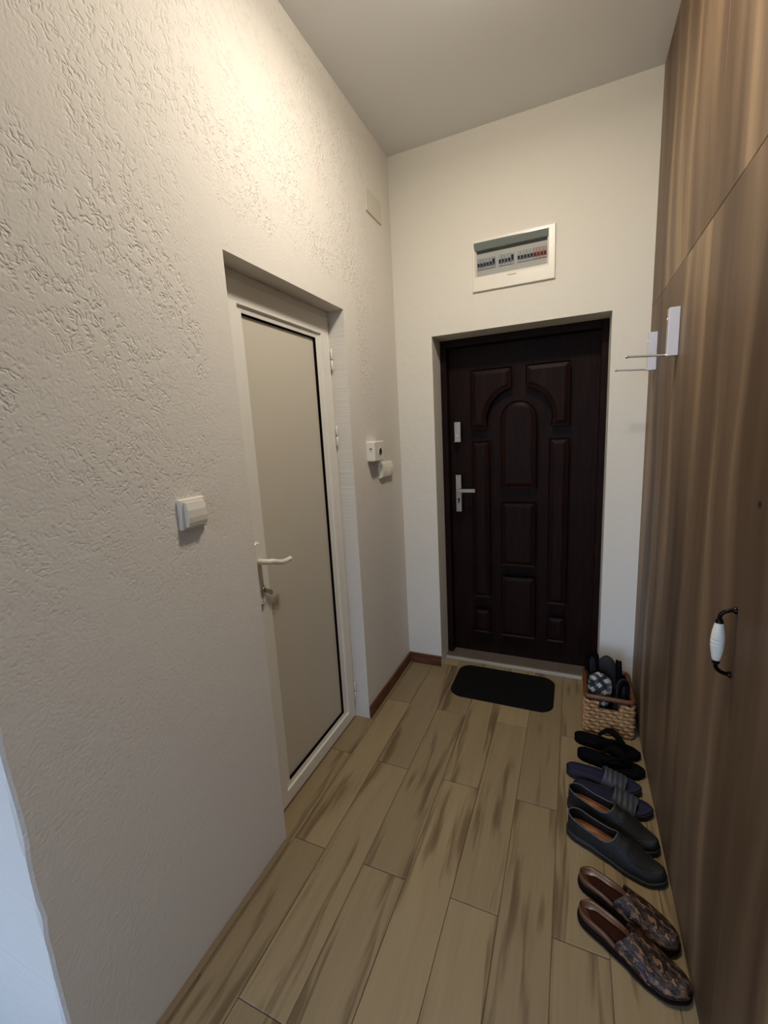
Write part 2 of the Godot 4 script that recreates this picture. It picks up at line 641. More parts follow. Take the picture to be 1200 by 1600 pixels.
func build_floor() -> void:
	var fl := setting("floor", "wood-look tile floor of light brown planks laid in half bond", "floor")
	var s := st()
	bx(s, Vector3(-2.8, -0.2, -0.35), Vector3(2.1, -0.0035, 5.2), 0)
	commit("grout_bed", s, M.grout, fl)
	var xs := [-0.133, 0.0262, 0.163, 0.321, 0.482, 0.642, 0.797, 0.955, 1.111, 1.270, 1.330]
	var rng := RandomNumberGenerator.new()
	rng.seed = 11
	for i in xs.size() - 1:
		var off := 0.905 if i % 2 == 0 else 1.375      # column i = -1, 0, 1 ...; joints alternate
		var z0 := off - 2.0 * 0.935
		while z0 < 2.9:
			var z1 := z0 + 0.935
			var lo := maxf(z0, -0.215)
			if z1 - lo > 0.05:
				var k := rng.randi() % 8
				var flip := rng.randf() < 0.5
				var a := Vector3(xs[i] + 0.0009, -0.012, lo + 0.0011)
				var b := Vector3(xs[i + 1] - 0.0009, rng.randf_range(-0.0003, 0.0003), z1 - 0.0011)
				uvf = func(p: Vector3) -> Vector2:
					var u := clampf((p.x - xs[i]) / 0.158, 0.01, 0.99)
					var v := (p.z - z0) / 0.935
					return Vector2((k + (1.0 - u if flip else u)) / 8.0, 1.0 - v if flip else v)
				s = st()
				bx(s, a, b, 0.0012)
				commit("plank", s, M.plank, fl)
			z0 = z1
	uvf = no_uv

# ==================================================================== entry door
# Pixel measurements were taken on the plane z = -0.12; the door leaf stands at z = -0.17.
func E(x: float, y: float) -> Vector2:
	return Vector2(0.98 + (x - 0.98) * 1.019, 1.513 + (y - 1.513) * 1.019)

func poly_rect(x0: float, y0: float, x1: float, y1: float) -> PackedVector2Array:
	var a := E(x0, y0)
	var b := E(x1, y1)
	return PackedVector2Array([a, Vector2(b.x, a.y), b, Vector2(a.x, b.y)])

func build_entry_door() -> void:
	var d := setting("door_1", "dark brown entry door with raised panels and an arched centre panel", "door", Vector3.ZERO)
	var polys := []
	var mid := 0.687
	polys.append(poly_rect(0.587, 0.680, 0.787, 1.076))
	polys.append(poly_rect(0.587, 0.214, 0.787, 0.612))
	for sg in [-1, 1]:
		polys.append(poly_rect(minf(mid + sg * 0.167, mid + sg * 0.272), 0.458, maxf(mid + sg * 0.167, mid + sg * 0.272), 1.443))
		polys.append(poly_rect(minf(mid + sg * 0.170, mid + sg * 0.270), 0.217, maxf(mid + sg * 0.170, mid + sg * 0.270), 0.375))
		var p := PackedVector2Array([E(mid + sg * 0.272, 1.513), E(mid + sg * 0.272, 1.857), E(mid + sg * 0.038, 1.857)])
		var r := 0.181
		for k in 15:
			var an: float = lerpf(acos(0.038 / r), -asin(0.052 / r) * 0.0, k / 14.0)
			p.append(E(mid + sg * cos(an) * r, 1.565 + sin(an) * r))
		p.append(E(mid + sg * 0.172, 1.513))
		polys.append(p)
	var arch := PackedVector2Array([E(0.587, 1.158), E(0.787, 1.158)])
	for k in 17:
		var an := PI * k / 16.0
		arch.append(E(mid + 0.1 * cos(an), 1.565 + 0.1 * sin(an)))
	polys.append(arch)
	# leaf with recesses cut out
	var cs := CSGCombiner3D.new()
	var lb := CSGBox3D.new()
	lb.name = "leaf_box"
	lb.size = Vector3(0.842, 1.975, 0.05)
	lb.position = Vector3(0.6835, 0.030 + 0.9875, -0.195)
	cs.add_child(lb)
	for p in polys:
		var c := CSGPolygon3D.new()
		c.name = "cut"
		c.polygon = p
		c.depth = 0.03
		c.operation = CSGShape3D.OPERATION_SUBTRACTION
		c.position = Vector3(0, 0, -0.185)
		cs.add_child(c, true)
	cs.name = "leaf_cutter"
	var leaf := MeshInstance3D.new()
	leaf.mesh = cs.bake_static_mesh()
	leaf.material_override = M.dark_wood
	put(leaf, "leaf", d)
	cs.free()
	for p in polys:
		var s := st()
		rings(s, p, [Vector2(0.0, -0.1705), Vector2(0.007, -0.1785), Vector2(0.0095, -0.1785), Vector2(0.030, -0.1715)])
		commit("panel", s, M.dark_wood, d)
	# frame
	var s := st()
	bx(s, Vector3(0.2235, 0.028, -0.215), Vector3(0.262, 2.049, -0.158), 0.003)
	bx(s, Vector3(1.105, 0.028, -0.215), Vector3(1.1395, 2.049, -0.158), 0.003)
	bx(s, Vector3(0.262, 2.006, -0.215), Vector3(1.105, 2.049, -0.158), 0.003)
	bx(s, Vector3(0.225, 0.028, -0.26), Vector3(1.139, 2.049, -0.222), 0)
	commit("frame", s, M.dark_wood, d)
	# lock plates and lever
	s = st()
	bx(s, Vector3(0.300, 1.443, -0.170), Vector3(0.339, 1.566, -0.164), 0.0015)
	var up := commit("lock_plate", s, M.steel, d)
	tag(up, "brushed steel deadbolt plate above the handle")
	s = st()
	lathe(s, [Vector2(0.008, 0), Vector2(0.008, 0.006), Vector2(0.006, 0.008)], Vector3(0.320, 1.481, -0.165), Basis(Vector3(1, 0, 0), PI / 2), 16)
	commit("thumb_turn", s, M.chrome, up)
	s = st()
	bx(s, Vector3(0.302, 1.004, -0.170), Vector3(0.337, 1.238, -0.164), 0.0015)
	var lp := commit("handle_plate", s, M.steel, d)
	tag(lp, "brushed steel handle backplate with a keyhole")
	s = st()
	lathe(s, [Vector2(0.0085, 0), Vector2(0.0085, 0.040), Vector2(0.0085, 0.048)], Vector3(0.330, 1.143, -0.165), Basis(Vector3(1, 0, 0), PI / 2), 16)
	bx(s, Vector3(0.322, 1.132, -0.127), Vector3(0.434, 1.155, -0.115), 0.003)
	commit("lever", s, M.steel, lp)
	s = st()
	lathe(s, [Vector2(0.0075, 0), Vector2(0.0075, 0.004)], Vector3(0.3195, 1.083, -0.165), Basis(Vector3(1, 0, 0), PI / 2), 14)
	bx(s, Vector3(0.316, 1.058, -0.165), Vector3(0.323, 1.083, -0.1615), 0.001)
	commit("keyhole", s, M.black_hole, lp)
	for y in [1.228, 1.014]:
		s = st()
		lathe(s, [Vector2(0.003, 0), Vector2(0.003, 0.0015)], Vector3(0.3195, y, -0.1645), Basis(Vector3(1, 0, 0), PI / 2), 10)
		commit("screw", s, M.black_hole, lp)

# ==================================================================== white door
func build_white_door() -> void:
	var d := setting("door_2", "white framed interior door with a beige flat panel and dark gasket", "door", Vector3.ZERO)
	var s := st()
	# fixed frame, mostly behind the plaster
	bx(s, Vector3(-0.16, 0.0, 0.6395), Vector3(-0.086, 2.0865, 0.650), 0.001)
	bx(s, Vector3(-0.16, 0.0, 1.384), Vector3(-0.086, 2.0865, 1.3915), 0.001)
	bx(s, Vector3(-0.16, 2.060, 0.650), Vector3(-0.086, 2.0865, 1.384), 0.001)
	commit("frame", s, M.pvc, d)
	# leaf in the (z, y) plane, facing +x; drawn in a local frame where x' = -z, z' = x
	X = Transform3D(Basis(Vector3(0, 0, -1), Vector3(0, 1, 0), Vector3(1, 0, 0)), Vector3.ZERO)
	var outer := PackedVector2Array([Vector2(-1.383, 0.010), Vector2(-0.651, 0.010), Vector2(-0.651, 2.058), Vector2(-1.383, 2.058)])
	var a := PackedVector2Array([Vector2(-1.262, 0.068), Vector2(-0.717, 0.068), Vector2(-0.717, 1.980), Vector2(-1.262, 1.980)])
	var b := PackedVector2Array([Vector2(-1.230, 0.090), Vector2(-0.752, 0.090), Vector2(-0.752, 1.957), Vector2(-1.230, 1.957)])
	s = st()
	band(s, outer, -0.13, outer, -0.082)
	band(s, outer, -0.082, inset(outer, 0.002), -0.080)
	band(s, inset(outer, 0.002), -0.080, a, -0.080)
	band(s, a, -0.080, inset(a, 0.003), -0.088)
	band(s, inset(a, 0.003), -0.088, inset(b, -0.005), -0.090)
	band(s, inset(b, -0.005), -0.090, b, -0.091)
	quad(s, Vector3(-1.383, 0.01, -0.13), Vector3(-0.651, 0.01, -0.13), Vector3(-0.651, 2.058, -0.13), Vector3(-1.383, 2.058, -0.13), Vector3(0, 0, -1))
	commit("leaf", s, M.pvc, d)
	s = st()
	band(s, b, -0.091, inset(b, 0.001), -0.104)
	band(s, inset(b, 0.001), -0.104, inset(b, 0.004), -0.104)
	commit("gasket", s, M.gasket, d)
	s = st()
	rings(s, inset(b, 0.004), [Vector2(0, -0.112), Vector2(0, -0.1035), Vector2(0.001, -0.1025)])
	commit("panel", s, M.pvc_panel, d)
	X = Transform3D()
	# hinges
	for y in [1.873, 1.519, 0.155]:
		s = st()
		for q in [[0.0015, 0.048], [-0.048, -0.0015]]:
			lathe(s, [Vector2(0.0045, q[0]), Vector2(0.0056, q[0] + 0.0012), Vector2(0.0056, q[1] - 0.0012), Vector2(0.0045, q[1])], Vector3(-0.0745, y, 0.6475), Basis(), 14)
		var hg := commit("hinge", s, M.pvc, d)
		s = st()
		lathe(s, [Vector2(0.0048, -0.0025), Vector2(0.0048, 0.0025)], Vector3(-0.0745, y, 0.6475), Basis(), 12)
		commit("hinge_washer", s, M.gasket, hg)
	# handle
	s = st()
	X = Transform3D(Basis(Vector3(0, 0, -1), Vector3(0, 1, 0), Vector3(1, 0, 0)), Vector3(-0.08, 0, 0))
	rings(s, rrect(-1.318, 0.912, -1.284, 1.150, 0.012), [Vector2(0, 0.0), Vector2(0, 0.009), Vector2(0.003, 0.013)])
	X = Transform3D()
	var hp := commit("handle_plate", s, M.white_plastic, d)
	s = st()
	var path := []
	for k in 15:
		var t := k / 14.0
		if t < 0.3:
			var q := t / 0.3
			path.append(Vector3(-0.068 + 0.046 * sin(q * PI * 0.5), 1.078, 1.301 - 0.018 * (1.0 - cos(q * PI * 0.5))))
		else:
			var q := (t - 0.3) / 0.7
			path.append(Vector3(-0.022 - 0.006 * q, 1.078 - 0.022 * q - 0.009 * sin(q * PI), 1.283 - 0.118 * q))
	var rad := []
	for k in 15:
		rad.append(lerpf(0.0115, 0.0088, k / 14.0))
	tube(s, path, rad, 12)
	commit("lever", s, M.white_plastic, hp)
	s = st()
	lathe(s, [Vector2(0.010, 0), Vector2(0.010, 0.010), Vector2(0.008, 0.012)], Vector3(-0.068, 0.972, 1.300), Basis(Vector3(0, 0, 1), -PI / 2), 16)
	commit("lock_cylinder", s, M.steel, hp)
	s = st()
	bx(s, Vector3(-0.058, 0.960, 1.2985), Vector3(-0.036, 0.976, 1.3012), 0.001)
	lathe(s, [Vector2(0.010, -0.001), Vector2(0.011, 0), Vector2(0.010, 0.001)], Vector3(-0.030, 0.966, 1.300), Basis(Vector3(1, 0, 0), PI / 2), 18)
	commit("key", s, M.steel, hp)

# a band between two polygons of equal length lying in planes z = za and z = zb
func band(s: SurfaceTool, pa: PackedVector2Array, za: float, pb: PackedVector2Array, zb: float) -> void:
	var n := pa.size()
	for i in n:
		var j := (i + 1) % n
		var e := (pa[j] - pa[i]).normalized()
		var inw := Vector2(-e.y, e.x) * (-1.0 if Geometry2D.is_polygon_clockwise(pa) else 1.0)
		var di := (pb[i] - pa[i]).dot(inw)
		var out := Vector3(-inw.x * (zb - za), -inw.y * (zb - za), di)
		if zb > za and absf(di) < 1e-6:
			out = Vector3(-inw.x, -inw.y, 0)
		quad(s, Vector3(pa[i].x, pa[i].y, za), Vector3(pa[j].x, pa[j].y, za), Vector3(pb[j].x, pb[j].y, zb), Vector3(pb[i].x, pb[i].y, zb), out)

# ==================================================================== skirting, sill
func build_trims() -> void:
	var s := st()
	bx(s, Vector3(0.0003, 0.004, 0.012), Vector3(0.012, 0.070, 0.637), 0.002)
	var o := commit("baseboard_left", s, M.brown_board)
	struct(o, "reddish brown skirting board along the left wall by the corner", "baseboard")
	s = st()
	bx(s, Vector3(0.0003, 0.004, 0.0003), Vector3(0.222, 0.070, 0.012), 0.002)
	o = commit("baseboard_back", s, M.brown_board)
	struct(o, "short reddish brown skirting board beside the entry door", "baseboard")
	s = st()
	bx(s, Vector3(0.0003, 0.0, 0.014), Vector3(0.0225, 0.004, 0.637), 0.001)
	o = commit("trim_1", s, M.bead)
	struct(o, "thin tan strip at the foot of the skirting board", "trim")
	s = st()
	bx(s, Vector3(0.0003, 0.0, 1.400), Vector3(0.0225, 0.010, 2.14), 0.004)
	o = commit("trim_2", s, M.bead)
	struct(o, "low tan edging strip where the near plaster wall meets the floor", "trim")
	var t := setting("trim_3", "speckled granite sill under the entry door with a pale front edge", "trim", Vector3.ZERO)
	s = st()
	bx(s, Vector3(0.218, 0.0005, -0.30), Vector3(1.1395, 0.026, -0.112), 0.002)
	commit("sill_slab", s, M.granite, t)
	s = st()
	bx(s, Vector3(0.224, 0.0005, -0.112), Vector3(1.1395, 0.022, -0.100), 0.003)
	commit("sill_edge", s, M.nosing, t)

# ==================================================================== wardrobe
func build_wardrobe() -> void:
	var w := thing("wardrobe", "tall brown wood-grain wardrobe filling the right side to the ceiling", "wardrobe", Vector3.ZERO)
	var s := st()
	bx(s, Vector3(W + 0.021, 0.002, 0.003), Vector3(1.897, H - 0.002, 2.44), 0.001)
	commit("carcass", s, M.wardrobe_in, w)
	uvf = func(p: Vector3) -> Vector2: return Vector2(p.z / 2.0, 1.0 - p.y / 3.03)
	var seams := [0.002, 0.5, 1.005, 1.515, 2.02]
	for i in 4:
		for lev in [[0.004, 2.0335], [2.0352, H - 0.002]]:
			s = st()
			bx(s, Vector3(W, lev[0], seams[i] + 0.0004), Vector3(W + 0.019, lev[1], seams[i + 1] - 0.0004), 0.0006)
			var dr := commit("upper_door" if lev[0] > 1.0 else "lower_door", s, M.wardrobe, w)
			if lev[0] < 1.0 and i == 2:
				var keep := uvf
				uvf = no_uv
				pull_handle(dr)
				uvf = keep
	s = st()
	bx(s, Vector3(W, 0.004, 2.021), Vector3(W + 0.019, H - 0.002, 2.44), 0.0006)
	commit("side_panel", s, M.wardrobe, w)
	uvf = no_uv

func pull_handle(parent: Node) -> void:
	var z := 1.425
	var y0 := 0.958
	var y1 := 1.106
	var s := st()
	for q in [[y1, -1.0], [y0, 1.0]]:
		var y: float = q[0]
		var k: float = q[1]
		lathe(s, [Vector2(0.0075, 0), Vector2(0.008, 0.002), Vector2(0.0055, 0.006)], Vector3(W, y, z), Basis(Vector3(0, 0, 1), PI / 2), 14)
		var path := []
		for i in 9:
			var t := i / 8.0
			path.append(Vector3(W - 0.004 - 0.024 * sin(t * PI * 0.5), y + k * 0.018 * (1.0 - cos(t * PI * 0.5)), z))
		path.append(Vector3(W - 0.028, y + k * 0.025, z))
		tube(s, path, 0.0043, 10)
		lathe(s, [Vector2(0.005, 0), Vector2(0.0075, 0.002), Vector2(0.006, 0.004), Vector2(0.008, 0.006), Vector2(0.008, 0.009)], Vector3(W - 0.028, y + k * 0.022, z), Basis() if k > 0 else Basis(Vector3(1, 0, 0), PI), 16)
	var h := commit("pull_handle", s, M.dark_metal, parent)
	tag(h, "bronze pull handle with a white ceramic grip")
	s = st()
	var c := (y0 + y1) * 0.5
	var prof := []
	for i in 61:
		var t := i / 60.0
		var y := lerpf(-0.0455, 0.0455, t)
		var r := 0.0072 + 0.0058 * sin(clampf(t, 0.02, 0.98) * PI)
		if absf(absf(y) - 0.0046) < 0.0012:
			r -= 0.0022
		prof.append(Vector2(r, y))
	lathe(s, prof, Vector3(W - 0.028, c, z), Basis(), 20)
	commit("ceramic_grip", s, M.white_plastic, parent)

# ==================================================================== lamp
func build_lamp() -> void:
	var at := Vector3(0.74, H, 1.16)
	var t := thing("ceiling_lamp", "round white flush ceiling lamp with a domed diffuser", "ceiling lamp", at)
	var s := st()
	lathe(s, [Vector2(0.135, 0.0), Vector2(0.14, -0.006), Vector2(0.14, -0.022), Vector2(0.132, -0.026)], Vector3.ZERO, Basis(), 36)
	commit("lamp_base", s, M.white_plastic, t)
	s = st()
	var prof := []
	for i in 10:
		var a := PI * 0.5 * i / 9.0
		prof.append(Vector2(maxf(0.128 * cos(a), 0.001), -0.0265 - 0.060 * sin(a)))
	lathe(s, prof, Vector3.ZERO, Basis(), 36)
	commit("diffuser", s, M.lamp, t)
	var l := AreaLight3D.new()
	l.name = "lamp_light"
	l.light_color = Color(1.0, 0.96, 0.91)
	l.light_energy = 1.3
	l.area_size = Vector2(0.2, 0.2)
	l.area_range = 12.0
	l.area_attenuation = 2.0
	l.shadow_enabled = true
	l.position = Vector3(0, -0.09, 0)
	l.rotation.x = -PI / 2
	t.add_child(l)
	var g := OmniLight3D.new()
	g.name = "lamp_glow"
	g.light_color = Color(1.0, 0.96, 0.91)
	g.light_energy = 0.27
	g.light_size = 0.06
	g.omni_range = 12.0
	g.omni_attenuation = 2.0
	g.shadow_enabled = true
	g.position = Vector3(0, -0.06, 0)
	t.add_child(g)

# ==================================================================== things on the walls
func build_wall_things() -> void:
	# blank plate high on the left wall
	var o := thing("vent_cover", "blank rectangular cover plate high on the left wall near the corner", "cover plate", Vector3(0, 2.678, 0.236))
	X = Transform3D(Basis(Vector3(0, 0, -1), Vector3(0, 1, 0), Vector3(1, 0, 0)), Vector3.ZERO)
	var s := st()
	rings(s, rrect(-0.094, -0.055, 0.094, 0.055, 0.004, 3), [Vector2(0, 0.0003), Vector2(0, 0.005), Vector2(0.002, 0.007)])
	commit("plate", s, mat(Color(0.80, 0.78, 0.72), 0.6), o)
	for q in [[-0.082, 0.045], [0.082, 0.045]]:
		s = st()
		rings(s, rrect(q[0] - 0.004, q[1] - 0.004, q[0] + 0.004, q[1] + 0.004, 0.003, 3), [Vector2(0, 0.006), Vector2(0, 0.0078)])
		commit("screw", s, M.white_plastic, o)
	X = Transform3D()

	# light switch by the white door
	o = thing("light_switch", "single white rocker light switch on the left wall near the door handle", "light switch", Vector3(0, 1.326, 1.636))
	switch_plate(o, 1)
	o = thing("light_switch", "double white rocker switch beneath the plug-in adapter box", "light switch", Vector3(0, 1.318, 0.262))
	switch_plate(o, 2)

	# plug-in box with a pass-through socket
	o = thing("plug_in_adapter", "white plug-in adapter box with a round pass-through socket", "adapter", Vector3(0, 1.430, 0.416))
	X = Transform3D(Basis(Vector3(0, 0, -1), Vector3(0, 1, 0), Vector3(1, 0, 0)), Vector3.ZERO)
	s = st()
	rings(s, rrect(-0.065, -0.052, 0.060, 0.052, 0.008), [Vector2(0, 0.0005), Vector2(0, 0.041), Vector2(0.004, 0.045)])
	commit("housing", s, M.white_plastic, o)
	s = st()
	lathe(s, [Vector2(0.022, 0.0), Vector2(0.022, 0.0022), Vector2(0.0195, 0.0022), Vector2(0.0185, -0.001)], Vector3(0.007, -0.003, 0.045), Basis(Vector3(1, 0, 0), PI / 2), 24)
	var so := commit("socket_ring", s, M.white_plastic, o)
	s = st()
	lathe(s, [Vector2(0.0175, 0.0), Vector2(0.0175, 0.0026)], Vector3(0.007, -0.003, 0.045), Basis(Vector3(1, 0, 0), PI / 2), 24)
	commit("socket_well", s, mat(Color(0.22, 0.21, 0.19), 0.6), so)
	X = Transform3D()
	s = st()
	bx(s, Vector3(0.017, 0.010, 0.0645), Vector3(0.031, 0.017, 0.0654), 0)
	commit("indicator_window", s, M.print, o)
	s = st()
	bx(s, Vector3(0.018, 0.000, 0.0645), Vector3(0.020, 0.005, 0.0654), 0)
	bx(s, Vector3(0.018, 0.004, 0.0645), Vector3(0.030, 0.0055, 0.0654), 0)
	bx(s, Vector3(0.028, -0.002, 0.0645), Vector3(0.030, 0.005, 0.0654), 0)
	commit("printed_mark", s, M.print, o)

	breaker_box()
	for q in [[0.648, "white coat hook nearer the viewer on the wardrobe side, with one straight rod"], [0.208, "white coat hook nearest the entry door, with one straight rod"]]:
		coat_hook(q[0], q[1])

func switch_plate(o: Node3D, n: int) -> void:
	X = Transform3D(Basis(Vector3(0, 0, -1), Vector3(0, 1, 0), Vector3(1, 0, 0)), Vector3.ZERO)
	var hw := 0.0435 if n == 1 else 0.087
	var s := st()
	rings(s, rrect(-hw, -0.0425, hw, 0.0425, 0.004), [Vector2(0, 0.0004), Vector2(-0.001, 0.004), Vector2(0, 0.010), Vector2(0.003, 0.013)])
	commit("frame", s, M.white_plastic, o)
	for k in n:
		var cx := (k - (n - 1) * 0.5) * 0.080
		s = st()
		var w := 0.033 if n == 1 else 0.038
		# a rocker pressed at the top: its lower half stands out
		var prof := [Vector2(0.034, 0.012), Vector2(0.0335, 0.022), Vector2(0.012, 0.0275), Vector2(-0.008, 0.0285), Vector2(-0.022, 0.027), Vector2(-0.034, 0.0235), Vector2(-0.0345, 0.012)]
		var rows := []
		for sx in [-1.0, -0.97, 0.97, 1.0]:
			var row := PackedVector3Array()
			for p in prof:
				var e := 0.0 if absf(sx) < 0.99 else 0.0015
				row.append(Vector3(cx + sx * w, p.x, maxf(lerpf(0.012, p.y, 1.0 if n == 1 else 0.7) - e, 0.012)))
			rows.append(row)
		loft(s, rows, true, -1)
		fan(s, rows[0], Vector3(-1, 0, 0))
		fan(s, rows[3], Vector3(1, 0, 0))
		commit("rocker", s, M.white_plastic, o)
	X = Transform3D()

func breaker_box() -> void:
	var x0 := 0.464
	var x1 := 0.877
	var y0 := 2.241
	var y1 := 2.494
	var o := thing("breaker_panel", "white fuse box above the entry door with its smoked flap open", "fuse box", Vector3(0, 0, 0))
	# frame: plate with a window, sides of the well
	var outer := PackedVector2Array([Vector2(x0, y0), Vector2(x1, y0), Vector2(x1, y1), Vector2(x0, y1)])
	var hole := PackedVector2Array([Vector2(0.476, 2.304), Vector2(0.846, 2.304), Vector2(0.846, 2.478), Vector2(0.476, 2.478)])
	var s := st()
	band(s, outer, 0.0005, outer, 0.009)
	band(s, outer, 0.009, inset(outer, 0.003), 0.012)
	band(s, inset(outer, 0.003), 0.012, hole, 0.012)
	band(s, hole, 0.012, inset(hole, 0.001), 0.010)
	# side, lower and upper lips running in
	var inn := PackedVector2Array([Vector2(0.486, 2.318), Vector2(0.838, 2.318), Vector2(0.838, 2.462), Vector2(0.486, 2.462)])
	band(s, inset(hole, 0.001), 0.010, inn, 0.0012)
	commit("cover_frame", s, M.white_plastic, o)
	s = st()
	bx(s, Vector3(0.486, 2.318, 0.0003), Vector3(0.838, 2.462, 0.0022), 0)
	commit("back_plate", s, mat(Color(0.60, 0.61, 0.59), 0.6), o)
	# the flap, tipped up under the top edge
	s = st()
	var a := Vector3(0, 2.478, 0.020)
	var b := Vector3(0, 2.440, 0.006)
	var rows := []
	for x in [0.474, 0.842]:
		rows.append(PackedVector3Array([Vector3(x, a.y, a.z), Vector3(x, a.y - 0.003, a.z), Vector3(x, b.y + 0.004, b.z + 0.004), Vector3(x, b.y, b.z), Vector3(x, b.y + 0.006, b.z)]))
	loft(s, rows, true, -1)
	fan(s, rows[0], Vector3(-1, 0, 0))
	fan(s, rows[1], Vector3(1, 0, 0))
	var fl := commit("flap", s, M.smoke, o)
	tag(fl, "smoked grey flap, folded up")
	s = st()
	bx(s, Vector3(0.487, 2.428, 0.0023), Vector3(0.838, 2.440, 0.0040), 0)
	commit("shadow_gap", s, mat(Color(0.06, 0.07, 0.06), 0.7), o)
	s = st()
	bx(s, Vector3(0.645, 2.296, 0.012), Vector3(0.690, 2.304, 0.016), 0.001)
	commit("latch_tab", s, M.white_plastic, o)
	# breakers
	var kinds := "bbbbbT bbbbT bbbbbrrrr"
	var step := (0.836 - 0.490) / kinds.length()
	for i in kinds.length():
		var k := kinds[i]
		if k == " ":
			continue
		var cx := 0.490 + step * (i + 0.5)
		s = st()
		bx(s, Vector3(cx - step * 0.47, 2.348, 0.0022), Vector3(cx + step * 0.47, 2.402, 0.006), 0.0008)
		bx(s, Vector3(cx - step * 0.47, 2.362, 0.0022), Vector3(cx + step * 0.47, 2.390, 0.009), 0.0008)
		var br := commit("breaker", s, M.breaker if k != "r" else mat(Color(0.52, 0.41, 0.38), 0.5), o)
		s = st()
		var hh := 0.0065 if k != "T" else 0.012
		var yy := 2.371 if k != "T" else 2.378
		box(s, Vector3(cx, yy, 0.0125), Vector3(step * 0.62, hh * 2.0, 0.008), 0.001, Basis(Vector3(1, 0, 0), 0.35))
		commit("toggle", s, M.red_plastic if k == "r" else M.blue_plastic, br)

func coat_hook(z: float, label: String) -> void:
	var o := thing("coat_hook", label, "coat hook", Vector3(W, 1.81, z), 0.0, "coat hooks on the wardrobe side")
	var s := st()
	bx(s, Vector3(-0.034, -0.080, -0.015), Vector3(-0.0005, 0.080, 0.017), 0.002)
	commit("housing", s, M.satin, o)
	s = st()
	bx(s, Vector3(-0.0356, -0.078, -0.010), Vector3(-0.034, 0.078, 0.012), 0.0005)
	commit("face_strip", s, M.chrome, o)
	s = st()
	for y in [0.045]:
		lathe(s, [Vector2(0.0045, 0), Vector2(0.0045, 0.0015), Vector2(0.003, 0.0025)], Vector3(-0.0356, y, 0.002), Basis(Vector3(0, 0, 1), PI / 2), 12)
	commit("screw", s, M.white_plastic, o)
	s = st()
	tube(s, [Vector3(-0.034, -0.074, 0.002), Vector3(-0.155, -0.066, 0.002)], 0.0040, 12)
	commit("rod", s, M.chrome, o)
	s = st()
	lathe(s, [Vector2(0.003, -0.004), Vector2(0.0058, -0.003), Vector2(0.0064, 0.0), Vector2(0.0058, 0.003), Vector2(0.003, 0.004)], Vector3(-0.156, -0.066, 0.002), Basis(Vector3(0, 0, 1), PI / 2), 14)
	commit("rod_tip", s, M.chrome, o)

# ==================================================================== doormat
func build_mat() -> void:
	X = Transform3D(Basis(Vector3(1, 0, 0), Vector3(0, 0, -1), Vector3(0, 1, 0)), Vector3.ZERO)
	var s := st()
	rings(s, rrect(0.0, 0.0, 0.572, 0.350, 0.075, 10), [Vector2(0.0, 0.0015), Vector2(0.0, 0.005), Vector2(0.004, 0.007)])
	X = Transform3D()
	var o := commit("doormat", s, M.rubber)
	o.position = Vector3(0.341, 0.0, 0.290)
	tag(o, "black rubber doormat with rounded corners in front of the entry door", "doormat")

# ==================================================================== basket and the slippers standing in it
func basket_path(y: float, hx: float, hz: float, amp: float, phase: float, n := 128, skip := false) -> Array:
	var out := []
	var per := 4.0 * (hx + hz)
	for i in n:
		var d := per * i / n
		var p := Vector3()
		var nrm := Vector3()
		if d < 2 * hx:
			p = Vector3(-hx + d, y, hz)
			nrm = Vector3(0, 0, 1)
		elif d < 2 * hx + 2 * hz:
			p = Vector3(hx, y, hz - (d - 2 * hx))
			nrm = Vector3(1, 0, 0)
		elif d < 4 * hx + 2 * hz:
			p = Vector3(hx - (d - 2 * hx - 2 * hz), y, -hz)
			nrm = Vector3(0, 0, -1)
		else:
			p = Vector3(-hx, y, -hz + (d - 4 * hx - 2 * hz))
			nrm = Vector3(-1, 0, 0)
		if skip and nrm.z > 0.5 and absf(p.x) < 0.043:
			continue
		p += nrm * amp * sin(TAU * d / per * 22.0 + phase)
		p.y += 0.0022 * sin(TAU * d / per * 22.0 + phase + 1.2)
		out.append(p)
	return out

